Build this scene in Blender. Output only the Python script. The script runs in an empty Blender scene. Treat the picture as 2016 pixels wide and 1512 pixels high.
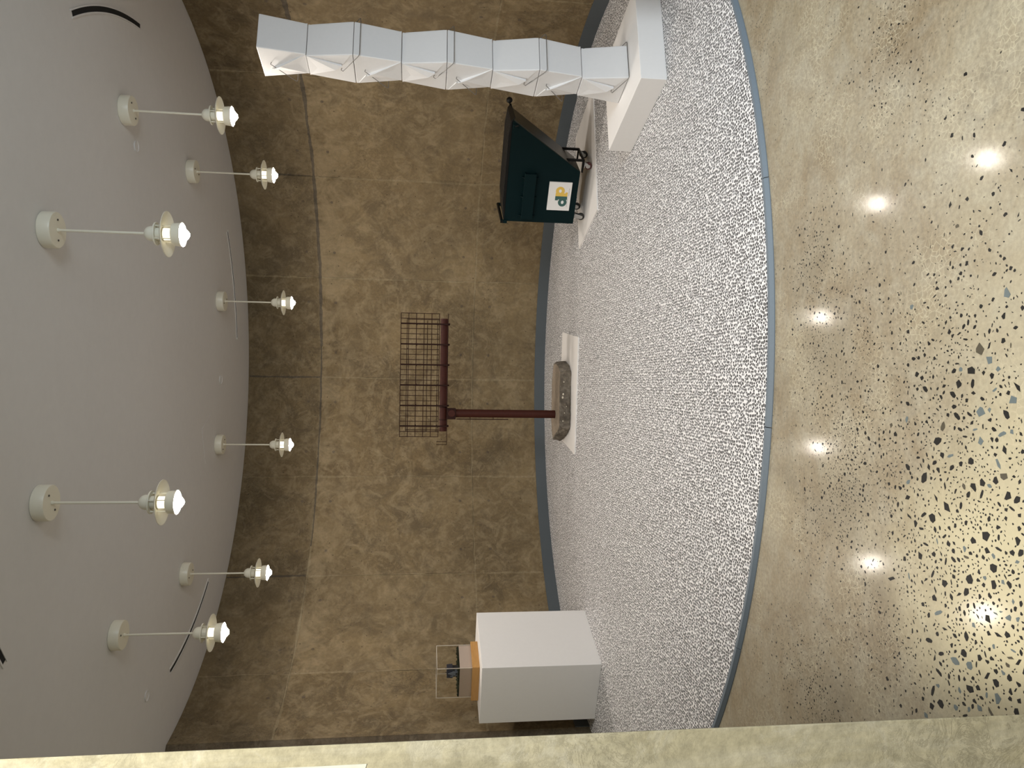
import bpy, math, random
from mathutils import Vector, Matrix
R_ = random.Random(7)
PI = math.pi
sc = bpy.context.scene
col = sc.collection
def rad(a): return math.radians(a)

# ------------------------------------------------------------------ camera
TH, RO, FPX, HCAM = 0.1209, 0.0148, 1447.4, 1.6
r0 = Vector((1, 0, 0)); u0 = Vector((0, math.sin(TH), math.cos(TH))); f0 = Vector((0, math.cos(TH), -math.sin(TH)))
cr, sr = math.cos(RO), math.sin(RO)
right = cr * r0 + sr * u0; upv = -sr * r0 + cr * u0
cam_d = bpy.data.cameras.new('camera'); cam = bpy.data.objects.new('camera', cam_d); col.objects.link(cam)
X, Y, Z = -upv, right, -f0                       # the phone was held on its side
m = Matrix((X, Y, Z)).transposed().to_4x4(); m.translation = Vector((0, 0, HCAM)); cam.matrix_world = m
cam_d.sensor_fit = 'HORIZONTAL'; cam_d.sensor_width = 36; cam_d.lens = FPX * 36 / 2016; cam_d.clip_start = .05
sc.camera = cam

# ------------------------------------------------------------------ world, lights, exposure
w = bpy.data.worlds.new('world'); sc.world = w; w.use_nodes = True
w.node_tree.nodes['Background'].inputs[0].default_value = (.80, .90, 1.0, 1)
w.node_tree.nodes['Background'].inputs[1].default_value = .16
sc.view_settings.view_transform = 'Standard'; sc.view_settings.look = 'None'
sc.view_settings.exposure = 0.0; sc.view_settings.gamma = 1; sc.view_settings.use_curve_mapping = False
BULB = 375.0
def area(name, loc, target, sx, sy, power, color):
    d = bpy.data.lights.new(name, 'AREA'); d.shape = 'RECTANGLE'; d.size = sx; d.size_y = sy; d.energy = power; d.color = color; d.spread = rad(125)
    o = bpy.data.objects.new(name, d); col.objects.link(o); o.location = loc
    o.rotation_euler = (Vector(target) - Vector(loc)).to_track_quat('-Z', 'Y').to_euler(); return o
area('assumed_daylight_fill', (2.3, .55, 2.2), (1.1, 4.6, .4), 1.5, 1.3, 66, (.81, .92, 1.0))  # added cool area light out of view; daylight assumed, no window there
area('assumed_overhead_fill', (-.5, .3, 3.6), (-.4, 1.5, 0), .6, .6, 70, (1.0, .95, .86))  # added warm fill overhead, out of view; assumed source brightening the near floor

# ------------------------------------------------------------------ materials
def new_mat(name):
    mt = bpy.data.materials.new(name); mt.use_nodes = True; nt = mt.node_tree
    return mt, nt, nt.nodes['Principled BSDF']
def N(nt, t, **kw):
    n = nt.nodes.new(t)
    for k, v in kw.items():
        if k.startswith('i_'): n.inputs[k[2:].replace('_', ' ')].default_value = v
        else: setattr(n, k, v)
    return n
def mixc(nt, fac, a, b, mode='MIX'):
    n = nt.nodes.new('ShaderNodeMix'); n.data_type = 'RGBA'; n.blend_type = mode
    def put(i, v):
        if hasattr(v, 'is_linked') or hasattr(v, 'links'): nt.links.new(v, n.inputs[i])
        elif isinstance(v, (int, float)): n.inputs[i].default_value = v
        else: n.inputs[i].default_value = (*v, 1)
    put(0, fac); put(6, a); put(7, b); return n.outputs[2]
def ramp(nt, src, stops):
    n = nt.nodes.new('ShaderNodeValToRGB'); e = n.color_ramp.elements
    while len(e) < len(stops): e.new(.5)
    for x, (p, c) in zip(e, stops):
        x.position = p; x.color = (c, c, c, 1) if isinstance(c, (int, float)) else (*c, 1)
    nt.links.new(src, n.inputs[0]); return n.outputs[0]
def noise(nt, scale, detail=4, rough=.55, vec=None, dist=0):
    n = nt.nodes.new('ShaderNodeTexNoise'); n.inputs['Scale'].default_value = scale
    n.inputs['Detail'].default_value = detail; n.inputs['Roughness'].default_value = rough; n.inputs['Distortion'].default_value = dist
    if vec is not None: nt.links.new(vec, n.inputs['Vector'])
    return n.outputs[0]
def pos(nt, scale=(1, 1, 1)):
    g = nt.nodes.new('ShaderNodeNewGeometry'); mp = nt.nodes.new('ShaderNodeMapping'); mp.inputs['Scale'].default_value = scale
    nt.links.new(g.outputs['Position'], mp.inputs['Vector']); return mp.outputs[0]
def bump(nt, bs, h, strength=.3, dist=.01):
    b = nt.nodes.new('ShaderNodeBump'); b.inputs['Strength'].default_value = strength; b.inputs['Distance'].default_value = dist
    nt.links.new(h, b.inputs['Height']); nt.links.new(b.outputs[0], bs.inputs['Normal'])
def math_(nt, op, a, b=None):
    n = nt.nodes.new('ShaderNodeMath'); n.operation = op
    for i, v in enumerate((a, b)):
        if v is None: continue
        if isinstance(v, (int, float)): n.inputs[i].default_value = v
        else: nt.links.new(v, n.inputs[i])
    return n.outputs[0]
def paint(name, c, rough=.5, metal=0, spec=.5, grain=.04, gs=60, bmp=.03):
    mt, nt, b = new_mat(name)
    v = pos(nt); n = noise(nt, gs, 3, .6, v)
    c2 = tuple(max(0, x * (1 - grain * 3)) for x in c); c1 = tuple(min(1, x * (1 + grain * 2)) for x in c)
    nt.links.new(mixc(nt, n, c2, c1), b.inputs['Base Color'])
    b.inputs['Roughness'].default_value = rough; b.inputs['Metallic'].default_value = metal; b.inputs['Specular IOR Level'].default_value = spec
    if bmp: bump(nt, b, n, bmp, .002)
    return mt
def concrete(name, dark, mid, light, stain, rough=.85, streak=(1, 1, 1), holes=True, var=.16):
    mt, nt, b = new_mat(name); v = pos(nt); vs = pos(nt, streak)
    big = noise(nt, 1.1, 6, .62, vs, .6); med = noise(nt, 5.5, 6, .65, vs, .8); fine = noise(nt, 34, 5, .7, v)
    c = mixc(nt, ramp(nt, big, [(.34, 0), (.66, 1)]), dark, mid)
    c = mixc(nt, math_(nt, 'MULTIPLY', ramp(nt, med, [(.45, 0), (.75, 1)]), .62), c, light)
    st = noise(nt, 2.3, 7, .7, vs, 1.6)
    c = mixc(nt, math_(nt, 'MULTIPLY', ramp(nt, st, [(.50, 0), (.66, 1)]), .55), c, stain)
    c = mixc(nt, .22, c, ramp(nt, fine, [(.3, .0), (.7, 1.0)]), 'OVERLAY')
    wr = noise(nt, 9, 8, .75, v, 2.2)                              # wrinkles left by the form liner
    wl = ramp(nt, wr, [(.475, 0), (.497, 1), (.505, 1), (.53, 0)])
    mk = ramp(nt, noise(nt, 1.7, 3, .5, v), [(.48, 0), (.62, 1)])
    wl = math_(nt, 'MULTIPLY', wl, mk)
    c = mixc(nt, math_(nt, 'MULTIPLY', wl, .6), c, stain)
    ef = ramp(nt, noise(nt, 3.3, 8, .72, v, 2.6), [(.53, 0), (.60, 1)])   # pale lime bloom
    c = mixc(nt, math_(nt, 'MULTIPLY', ef, .32), c, light)
    sx = nt.nodes.new('ShaderNodeSeparateXYZ'); nt.links.new(v, sx.inputs[0])
    jz = ramp(nt, math_(nt, 'DIVIDE', sx.outputs[2], 4.0), [(.60, 0), (.70, 1), (.717, 1), (.728, 0)])   # lime leached along the pour joint at 2.87 m
    jn = ramp(nt, noise(nt, 2.4, 6, .68, v, 1.2), [(.44, 0), (.64, 1)])
    c = mixc(nt, math_(nt, 'MULTIPLY', math_(nt, 'MULTIPLY', jz, jn), .6), c, tuple(min(1, x * 1.12) for x in light))
    oi = nt.nodes.new('ShaderNodeObjectInfo')
    c = mixc(nt, math_(nt, 'MULTIPLY', oi.outputs['Random'], var), c, light)
    h = math_(nt, 'ADD', math_(nt, 'MULTIPLY', med, .5), math_(nt, 'MULTIPLY', fine, .3))
    h = math_(nt, 'SUBTRACT', h, math_(nt, 'MULTIPLY', wl, .2))
    if holes:
        vo = N(nt, 'ShaderNodeTexVoronoi', feature='F1', i_Scale=9.0, i_Randomness=1.0); nt.links.new(v, vo.inputs['Vector'])
        hl = ramp(nt, vo.outputs['Distance'], [(.045, 1), (.075, 0)])
        c = mixc(nt, math_(nt, 'MULTIPLY', hl, .75), c, tuple(x * .35 for x in dark))
        h = math_(nt, 'SUBTRACT', h, math_(nt, 'MULTIPLY', hl, .5))
    nt.links.new(c, b.inputs['Base Color']); b.inputs['Roughness'].default_value = rough
    bump(nt, b, h, .35, .012)
    return mt

M = {}
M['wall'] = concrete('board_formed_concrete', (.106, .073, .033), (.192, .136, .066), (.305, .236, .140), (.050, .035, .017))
M['wall_top'] = concrete('dark_shaded_upper_concrete', (.094, .066, .030), (.170, .122, .060), (.270, .210, .127), (.045, .032, .016))  # top row: slightly darker tone, shade above the lamps put partly into colour
M['joint'] = concrete('joint_mortar', (.17, .128, .068), (.235, .18, .10), (.33, .27, .17), (.12, .09, .05), holes=False, var=0)
M['jointd'] = concrete('dark_joint_filler', (.060, .046, .030), (.092, .073, .049), (.15, .122, .085), (.04, .031, .02), var=0)
M['jamb'] = concrete('rough_jamb_concrete', (.08, .058, .035), (.13, .095, .055), (.2, .16, .11), (.05, .036, .022), var=0)
M['near_wall'] = concrete('pale_near_concrete', (.35, .32, .205), (.45, .415, .285), (.57, .55, .44), (.29, .265, .18), streak=(2.2, 2.2, .35), holes=False, var=0)
M['ceiling'] = paint('ceiling_plaster', (.67, .655, .64), .9, grain=.015, gs=14, bmp=.02)
M['white'] = paint('white_wall_paint', (.80, .775, .755), .6, grain=.008, gs=30, bmp=.02)
M['board'] = paint('white_board_laminate', (.82, .79, .765), .35, grain=.008, gs=30, bmp=.0)
M['carton'] = paint('white_carton_sheet', (.70, .688, .685), .55, grain=.01, gs=40, bmp=.03)
M['strip'] = paint('blue_grey_vinyl', (.135, .165, .195), .55, grain=.03, gs=80)
M['base'] = paint('shaded_grey_vinyl', (.075, .088, .098), .6, grain=.03, gs=80)  # baseboard: same vinyl as the edge strip, dimmer light put into its colour
M['enamel'] = paint('cream_enamel', (.80, .765, .64), .32, grain=.006, gs=40, bmp=0)
M['screw'] = paint('dark_screw', (.06, .05, .04), .5)
M['teal'] = paint('dark_teal_paint', (.0006, .0095, .0108), .6, spec=.12, grain=.06, gs=25)
M['under'] = paint('dark_grey_paint', (.022, .023, .017), .33, grain=.06, gs=18)
M['black'] = paint('black_plastic', (.004, .0037, .0034), .5, spec=.22, grain=.05)
M['steel'] = paint('galvanised_steel', (.5, .5, .5), .3, metal=1, grain=.05)
M['rubber'] = paint('red_brown_wheel', (.06, .012, .012), .5)
M['rubberk'] = paint('black_wheel', (.012, .011, .01), .5)
M['rust'] = paint('rust_red_paint', (.050, .0100, .0048), .65, spec=.25, grain=.12, gs=35)
M['rustd'] = paint('dark_rust_paint', (.024, .0060, .0032), .7, spec=.2, grain=.1, gs=35)
M['wire'] = paint('steel_wire', (.20, .19, .18), .4, metal=.6, grain=.03)
M['yellow'] = paint('yellow_print', (.72, .47, .09), .6, grain=.02)
M['green'] = paint('teal_print', (.035, .10, .088), .6, grain=.02)
M['signw'] = paint('sign_white', (.76, .73, .70), .5, grain=.008)
M['ink'] = paint('grey_ink', (.25, .25, .24), .7)
M['slotk'] = paint('slot_black', (.004, .004, .004), .9)
M['block'] = paint('pink_beige_block', (.66, .52, .43), .7, grain=.02)
M['house'] = paint('model_black_walls', (.014, .014, .018), .6)
M['roof'] = paint('model_dark_roof', (.018, .02, .035), .55)
M['gable'] = paint('model_grey_gable', (.12, .13, .15), .6)
M['hedge'] = paint('model_foliage', (.028, .032, .012), .9, grain=.25, gs=140)
M['stone_k'] = paint('black_aggregate', (.006, .0058, .0055), .4, spec=.25, grain=.1)
M['stone_b'] = paint('slate_aggregate', (.11, .14, .145), .4, grain=.1)
M['stone_o'] = paint('brown_aggregate', (.06, .048, .026), .4, grain=.1)
M['pebble'] = paint('pale_pebble', (.62, .56, .46), .7)
M['patch'] = paint('pale_paint_smear', (.66, .67, .58), .8, grain=.05, gs=40)
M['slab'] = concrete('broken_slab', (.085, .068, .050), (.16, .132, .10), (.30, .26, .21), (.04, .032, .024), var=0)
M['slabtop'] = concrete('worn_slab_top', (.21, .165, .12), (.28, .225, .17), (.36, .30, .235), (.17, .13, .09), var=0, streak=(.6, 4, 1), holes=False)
# wood
mt, nt, b = new_mat('honey_wood'); v = pos(nt, (9, 9, 60)); n = noise(nt, 1.4, 5, .6, v, .8)
nt.links.new(mixc(nt, n, (.36, .175, .048), (.54, .30, .10)), b.inputs['Base Color']); b.inputs['Roughness'].default_value = .42; M['wood'] = mt
# emissive bulb and glass
mt, nt, b = new_mat('lit_bulb'); nt.nodes.remove(b); e = N(nt, 'ShaderNodeEmission'); e.inputs[0].default_value = (1.0, .92, .82, 1); e.inputs[1].default_value = BULB
nt.links.new(e.outputs[0], nt.nodes['Material Output'].inputs[0]); M['bulb'] = mt
mt, nt, b = new_mat('lit_glass_sleeve'); b.inputs['Base Color'].default_value = (.9, .87, .75, 1); b.inputs['Roughness'].default_value = .12
b.inputs['Emission Color'].default_value = (1, .93, .74, 1); b.inputs['Emission Strength'].default_value = 1.5; M['glow'] = mt
# acrylic
mt, nt, b = new_mat('clear_acrylic'); nt.nodes.remove(b); tr = N(nt, 'ShaderNodeBsdfTransparent'); tr.inputs[0].default_value = (.99, .99, .985, 1)
gl = N(nt, 'ShaderNodeBsdfGlossy'); gl.inputs['Roughness'].default_value = .03; fr = N(nt, 'ShaderNodeFresnel'); fr.inputs[0].default_value = 1.15
ms = N(nt, 'ShaderNodeMixShader'); nt.links.new(fr.outputs[0], ms.inputs[0]); nt.links.new(tr.outputs[0], ms.inputs[1]); nt.links.new(gl.outputs[0], ms.inputs[2])
nt.links.new(ms.outputs[0], nt.nodes['Material Output'].inputs[0]); M['acrylic'] = mt
mt, nt, b = new_mat('acrylic_edge'); nt.nodes.remove(b); tr = N(nt, 'ShaderNodeBsdfTransparent'); d = N(nt, 'ShaderNodeBsdfDiffuse'); d.inputs[0].default_value = (.75, .68, .58, 1)
ms = N(nt, 'ShaderNodeMixShader'); ms.inputs[0].default_value = .55; nt.links.new(tr.outputs[0], ms.inputs[1]); nt.links.new(d.outputs[0], ms.inputs[2])
nt.links.new(ms.outputs[0], nt.nodes['Material Output'].inputs[0]); M['acredge'] = mt
# polished concrete floor
mt, nt, b = new_mat('polished_concrete'); v = pos(nt)
big = noise(nt, 1.6, 6, .6, v, .7); med = noise(nt, 7, 6, .65, v, .6); fine = noise(nt, 60, 4, .7, v)
c = mixc(nt, ramp(nt, big, [(.35, 0), (.65, 1)]), (.225, .172, .103), (.335, .285, .195))
c = mixc(nt, math_(nt, 'MULTIPLY', ramp(nt, med, [(.42, 0), (.72, 1)]), .55), c, (.385, .355, .275))
c = mixc(nt, math_(nt, 'MULTIPLY', ramp(nt, noise(nt, 3.1, 6, .7, v, 1.5), [(.54, 0), (.7, 1)]), .5), c, (.175, .145, .098))
c = mixc(nt, .25, c, ramp(nt, fine, [(.3, 0), (.7, 1)]), 'OVERLAY')
dn = N(nt, 'ShaderNodeTexNoise', i_Scale=30.0); nt.links.new(v, dn.inputs['Vector'])
mxv = nt.nodes.new('ShaderNodeVectorMath'); mxv.operation = 'MULTIPLY_ADD'; mxv.inputs[1].default_value = (.022, .022, .022)
nt.links.new(dn.outputs['Color'], mxv.inputs[0]); nt.links.new(v, mxv.inputs[2])
vo = N(nt, 'ShaderNodeTexVoronoi', feature='DISTANCE_TO_EDGE', i_Scale=46.0); nt.links.new(mxv.outputs[0], vo.inputs['Vector'])
cl = ramp(nt, vo.outputs['Distance'], [(.02, 1), (.07, 0)])
mk = ramp(nt, noise(nt, 2.6, 4, .6, v), [(.49, 0), (.60, 1)])
c = mixc(nt, math_(nt, 'MULTIPLY', math_(nt, 'MULTIPLY', cl, mk), .55), c, (.54, .48, .34))
vo2 = N(nt, 'ShaderNodeTexVoronoi', feature='F1', i_Scale=55.0); nt.links.new(v, vo2.inputs['Vector'])
sp = ramp(nt, vo2.outputs['Distance'], [(.13, 1), (.20, 0)])
mk2 = ramp(nt, noise(nt, 2.2, 4, .6, v, .5), [(.50, 0), (.58, 1)])
c = mixc(nt, math_(nt, 'MULTIPLY', math_(nt, 'MULTIPLY', sp, mk2), .9), c, (.03, .028, .022))
gp = nt.nodes.new('ShaderNodeNewGeometry')
def blob(x, y, rad_, inner):                      # worn or ground patches of the slab
    d_ = nt.nodes.new('ShaderNodeVectorMath'); d_.operation = 'DISTANCE'; d_.inputs[1].default_value = (x, y, 0)
    wv = nt.nodes.new('ShaderNodeVectorMath'); wv.operation = 'MULTIPLY_ADD'; wv.inputs[1].default_value = (.5, .5, 0)
    nz = N(nt, 'ShaderNodeTexNoise', i_Scale=3.0, i_Detail=5.0); nt.links.new(gp.outputs['Position'], nz.inputs['Vector'])
    sb = nt.nodes.new('ShaderNodeVectorMath'); sb.operation = 'SUBTRACT'; sb.inputs[1].default_value = (.5, .5, .5)
    nt.links.new(nz.outputs['Color'], sb.inputs[0]); nt.links.new(sb.outputs[0], wv.inputs[0]); nt.links.new(gp.outputs['Position'], wv.inputs[2])
    nt.links.new(wv.outputs[0], d_.inputs[0]); return ramp(nt, d_.outputs['Value'], [(inner, 1), (rad_, 0)])
c = mixc(nt, math_(nt, 'MULTIPLY', blob(-.55, 1.75, .62, .22), .75), c, (.60, .535, .345))
c = mixc(nt, math_(nt, 'MULTIPLY', blob(.2, 1.7, .6, .1), .35), c, (.56, .51, .36))
for bx_, by_, br_ in ((-.42, 2.62, .22), (.15, 2.75, .22), (-.72, 2.35, .18), (-1.25, 2.75, .22), (.55, 2.85, .16)):
    c = mixc(nt, math_(nt, 'MULTIPLY', blob(bx_, by_, br_, .02), .5), c, (.19, .155, .10))
nt.links.new(c, b.inputs['Base Color']); b.inputs['Roughness'].default_value = .42
b.inputs['Coat Weight'].default_value = .2; b.inputs['Coat Roughness'].default_value = .105
M['floor'] = mt
# black and white pebble pattern flooring
mt, nt, b = new_mat('pebble_pattern_floor'); v = pos(nt)
vo = N(nt, 'ShaderNodeTexVoronoi', feature='DISTANCE_TO_EDGE', voronoi_dimensions='2D', i_Scale=57.0, i_Randomness=.8); nt.links.new(v, vo.inputs['Vector'])
vc = N(nt, 'ShaderNodeTexVoronoi', feature='F1', voronoi_dimensions='2D', i_Scale=57.0, i_Randomness=.8); nt.links.new(v, vc.inputs['Vector'])
sep = N(nt, 'ShaderNodeSeparateColor'); nt.links.new(vc.outputs['Color'], sep.inputs[0])
cell = ramp(nt, sep.outputs[0], [(0, (.005, .005, .006)), (.55, (.018, .018, .021)), (.85, (.09, .09, .10)), (1, (.32, .32, .34))])
rr_ = math_(nt, 'ADD', math_(nt, 'MULTIPLY', sep.outputs[1], .16), .385)
ov = ramp(nt, math_(nt, 'SUBTRACT', rr_, vc.outputs['Distance']), [(0, 0), (.045, 1)])
c = mixc(nt, math_(nt, 'MULTIPLY', ov, ramp(nt, vo.outputs['Distance'], [(.055, 0), (.10, 1)])), (.82, .80, .80), cell)
nt.links.new(c, b.inputs['Base Color']); b.inputs['Roughness'].default_value = .55; M['pebbles'] = mt

# ------------------------------------------------------------------ mesh building
class MB:
    def __init__(s): s.v = []; s.f = []; s.sm = []
    def add(s, vs, fs, smooth=False):
        o = len(s.v); s.v += [tuple(x) for x in vs]; s.f += [tuple(i + o for i in f) for f in fs]; s.sm += [smooth] * len(fs)
    def box(s, x0, x1, y0, y1, z0, z1):
        s.add([(x, y, z) for z in (z0, z1) for y in (y0, y1) for x in (x0, x1)],
              [(0, 2, 3, 1), (4, 5, 7, 6), (0, 1, 5, 4), (2, 6, 7, 3), (0, 4, 6, 2), (1, 3, 7, 5)])
        return s
    def prism(s, poly, a, b_, axis='z'):          # poly in the plane across the axis, counter-clockwise
        n = len(poly)
        def p(q, t): return (q[0], q[1], t) if axis == 'z' else ((q[0], t, q[1]) if axis == 'y' else (t, q[0], q[1]))
        vs = [p(q, a) for q in poly] + [p(q, b_) for q in poly]
        fs = [tuple(range(n))[::-1], tuple(range(n, 2 * n))] + [(i, (i + 1) % n, n + (i + 1) % n, n + i) for i in range(n)]
        s.add(vs, fs); return s
    def tube(s, pts, r, n=8, closed=False, caps=True, smooth=True):
        pts = [Vector(p) for p in pts]; k = len(pts); rings = []; prev = None
        for i in range(k):
            a = pts[i - 1] if (i or closed) else pts[i]; c = pts[(i + 1) % k] if (i < k - 1 or closed) else pts[i]
            t = (c - a).normalized()
            if prev is None:
                q = Vector((0, 0, 1)) if abs(t.z) < .9 else Vector((1, 0, 0)); nrm = t.cross(q).normalized()
            else: nrm = (prev - t * prev.dot(t)).normalized()
            prev = nrm; bn = t.cross(nrm)
            rr = r[i] if isinstance(r, (list, tuple)) else r
            rings.append([pts[i] + (nrm * math.cos(2 * PI * j / n) + bn * math.sin(2 * PI * j / n)) * rr for j in range(n)])
        vs = [v for rg in rings for v in rg]; fs = []
        for i in range(k if closed else k - 1):
            a = i * n; c = ((i + 1) % k) * n
            fs += [(a + j, a + (j + 1) % n, c + (j + 1) % n, c + j) for j in range(n)]
        s.add(vs, fs, smooth)
        if caps and not closed: s.add(rings[0], [tuple(range(n))[::-1]]); s.add(rings[-1], [tuple(range(n))])
        return s
    def lathe(s, prof, n=40, c=(0, 0, 0), smooth=True):   # prof: (radius, z) pairs
        vs = []; k = len(prof)
        for rr, z in prof:
            for j in range(n):
                a = 2 * PI * j / n; vs.append((c[0] + rr * math.cos(a), c[1] + rr * math.sin(a), c[2] + z))
        fs = [(i * n + j, i * n + (j + 1) % n, (i + 1) * n + (j + 1) % n, (i + 1) * n + j) for i in range(k - 1) for j in range(n)]
        s.add(vs, fs, smooth); return s
    def mesh(s, name, mat, sharp=35, bevel=0):
        me = bpy.data.meshes.new(name); me.from_pydata(s.v, [], s.f); me.update()
        me.polygons.foreach_set('use_smooth', s.sm)
        if any(s.sm): me.set_sharp_from_angle(angle=rad(sharp))
        me.materials.append(mat); return me
    def build(s, name, mat, parent=None, loc=None, bevel=0, rz=0):
        return link(name, s.mesh(name, mat), parent, loc, bevel, rz)
def link(name, me, parent=None, loc=None, bevel=0, rz=0):
    o = bpy.data.objects.new(name, me); col.objects.link(o)
    if parent: o.parent = parent
    if loc: o.location = loc
    if rz: o.rotation_euler.z = rz
    if bevel:
        bv = o.modifiers.new('bevel', 'BEVEL'); bv.width = bevel; bv.segments = 2; bv.limit_method = 'ANGLE'; bv.angle_limit = rad(40)
    return o
def tag(o, label=None, cat=None, group=None, kind=None):
    if label: o['label'] = label
    if cat: o['category'] = cat
    if group: o['group'] = group
    if kind: o['kind'] = kind
    return o
def empty(name, loc, rz=0):
    o = bpy.data.objects.new(name, None); col.objects.link(o); o.location = loc; o.rotation_euler = (0, 0, rz); o.empty_display_size = .05; return o
KIDS = {}
def copy_tree(o, parent=None):
    c = o.copy(); col.objects.link(c)
    if parent: c.parent = parent
    for ch in o.children: copy_tree(ch, c)
    return c
def arc_pts(cx, cy, r, a0, a1, n):                # angles from +Y, clockwise, degrees
    return [(cx + r * math.sin(rad(a0 + (a1 - a0) * i / n)), cy + r * math.cos(rad(a0 + (a1 - a0) * i / n))) for i in range(n + 1)]
def arc_band(cx, cy, ra, rb, a0, a1, z0, z1, n):  # solid curved strip
    i_ = arc_pts(cx, cy, ra, a0, a1, n); o_ = arc_pts(cx, cy, rb, a0, a1, n); mb = MB(); k = n + 1
    vs = [(*p, z0) for p in i_] + [(*p, z1) for p in i_] + [(*p, z0) for p in o_] + [(*p, z1) for p in o_]
    fs = []
    for i in range(n):
        fs += [(i, i + 1, k + i + 1, k + i), (2 * k + i + 1, 2 * k + i, 3 * k + i, 3 * k + i + 1),
               (k + i, k + i + 1, 3 * k + i + 1, 3 * k + i), (i + 1, i, 2 * k + i, 2 * k + i + 1)]
    fs += [(0, k, 3 * k, 2 * k), (k - 1, 3 * k - 1, 4 * k - 1, 2 * k - 1)]
    mb.add(vs, fs); return mb

# ------------------------------------------------------------------ setting
CX, CY, RW, ZC = .097, 6.203, 3.290, 3.755
FX, FY, RF, ZP = .191, 7.041, 3.842, .022
fl = MB().box(-5, 5, -4, 10.5, -.15, 0).build('floor', M['floor']); tag(fl, 'polished tan concrete floor with exposed black aggregate', kind='structure')
ce = MB().box(-5, 5, -4, 10.5, ZC, ZC + .15).build('ceiling', M['ceiling']); tag(ce, 'flat grey plaster ceiling above the curved wall', kind='structure')
wb = arc_band(CX, CY, RW + .006, RW + .22, -82.0, 131.5, 0, ZC, 120).build('wall_back', M['joint']); tag(wb, 'curved brown board-formed concrete wall', kind='structure')
J0, JS, G = -.8, 21.85, .085
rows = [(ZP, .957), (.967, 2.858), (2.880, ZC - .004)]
rj = random.Random(17)
def ragged(name, mat, along, z0, z1, w0, w1, rr, step=.03):
    '''mortar fin with uneven edges: along = ('h', a0, a1, z) round the wall or ('v', angle) up it'''
    mb = MB(); vs = []; w = rj.uniform(w0, w1); off = 0
    n = max(4, int(((along[2] - along[1]) * PI / 180 * RW if along[0] == 'h' else z1 - z0) / step))
    for i in range(n + 1):
        w = min(w1, max(w0, w + rj.uniform(-.3, .3) * (w1 - w0))); off = max(-.006, min(.006, off + rj.uniform(-.003, .003)))
        for sd in (-1, 1):
            for dr in (0, .008):
                q_ = (RW + .006 if dr else rr)
                e_ = w * (.5 if not dr else .5) * sd + off + rj.uniform(-.002, .002)
                if along[0] == 'h': a = along[1] + (along[2] - along[1]) * i / n; z = along[3] + e_
                else: a = along[1] + math.degrees(e_ / RW); z = z0 + (z1 - z0) * i / n
                vs.append((CX + q_ * math.sin(rad(a)), CY + q_ * math.cos(rad(a)), z))
    fs = []
    for i in range(n):
        a, c = i * 4, i * 4 + 4
        fs += [(a, c, c + 2, a + 2), (a, a + 1, c + 1, c), (a + 2, c + 2, c + 3, a + 3)]
    mb.add(vs, fs if along[0] == 'h' else [f[::-1] for f in fs]); return mb.build(name, mat, wb)
for a0_, a1_, w0_, w1_ in ((-82, -38, .010, .028), (-38, 6, .008, .022), (6, 50, .016, .038), (50, 131, .022, .048)):
    ragged('joint_fin', M['jointd' if a0_ > -60 else 'joint'], ('h', a0_, a1_, 2.869), 0, 0, w0_, w1_, RW - .002)
for k in range(-3, 7):
    a_ = J0 + k * JS
    ragged('joint_fin', M['joint'], ('v', a_), ZP + .14, 2.855, .006, .026, RW - .0015)
    ragged('joint_fin', M['jointd'] if k % 2 == 0 else M['joint'], ('v', a_), 2.885, ZC - .01, .006, .024, RW - .0015)
ragged('joint_fin', M['joint'], ('h', -82, 131, .962), 0, 0, .005, .020, RW - .0015)
row_mesh = []
for z0, z1 in rows:
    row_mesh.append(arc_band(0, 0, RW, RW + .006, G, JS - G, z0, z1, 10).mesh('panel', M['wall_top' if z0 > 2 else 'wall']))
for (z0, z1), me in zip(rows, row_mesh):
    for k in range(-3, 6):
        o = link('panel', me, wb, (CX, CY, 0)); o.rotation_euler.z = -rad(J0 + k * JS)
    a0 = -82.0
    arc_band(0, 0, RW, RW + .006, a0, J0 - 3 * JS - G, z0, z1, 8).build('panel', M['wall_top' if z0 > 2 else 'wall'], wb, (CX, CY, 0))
plug = MB().lathe([(0, .0015), (.014, .0015), (.019, .0)], 14).mesh('tie_plug', M['jamb'])
for k in range(-4, 4):
    for da in (.25, .75):
        a = J0 + (k + da) * JS
        if a < -80: continue
        for z in (.765, 1.12, 2.69, 3.02):
            o = link('tie_plug', plug, wb, (CX + (RW) * math.sin(rad(a)), CY + (RW) * math.cos(rad(a)), z))
            o.rotation_euler = (PI / 2, 0, -rad(a))
jb = MB().prism([(-3.161, 6.663), (-3.62, 6.34), (-3.8, 6.5), (-3.32, 6.80)], 0, ZC).build('trim_1', M['jamb']); tag(jb, 'dark rough concrete jamb at the end of the curved wall', kind='structure')
wl = MB().box(-3.85, -3.62, -4, 6.40, 0, ZC).build('wall_left_unseen', M['near_wall']); tag(wl, 'unseen plain concrete wall added behind the near pier', kind='structure')  # added out of view to keep daylight from leaking in at the left
nw = MB().prism([(-.7247, 1.5), (-1.02, 1.95), (-2.6, 1.95), (-2.6, 1.25)], 0, ZC).build('wall_near', M['near_wall'], bevel=.004)
tag(nw, 'pale olive concrete pier close to the viewer along the photo\'s bottom edge', kind='structure')
bb = arc_band(CX, CY, RW - .009, RW, -82.0, 131.5, ZP, ZP + .132, 120).build('baseboard_back', M['base'], bevel=0); tag(bb, 'shade-darkened grey vinyl baseboard along the curved wall', kind='structure')

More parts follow.
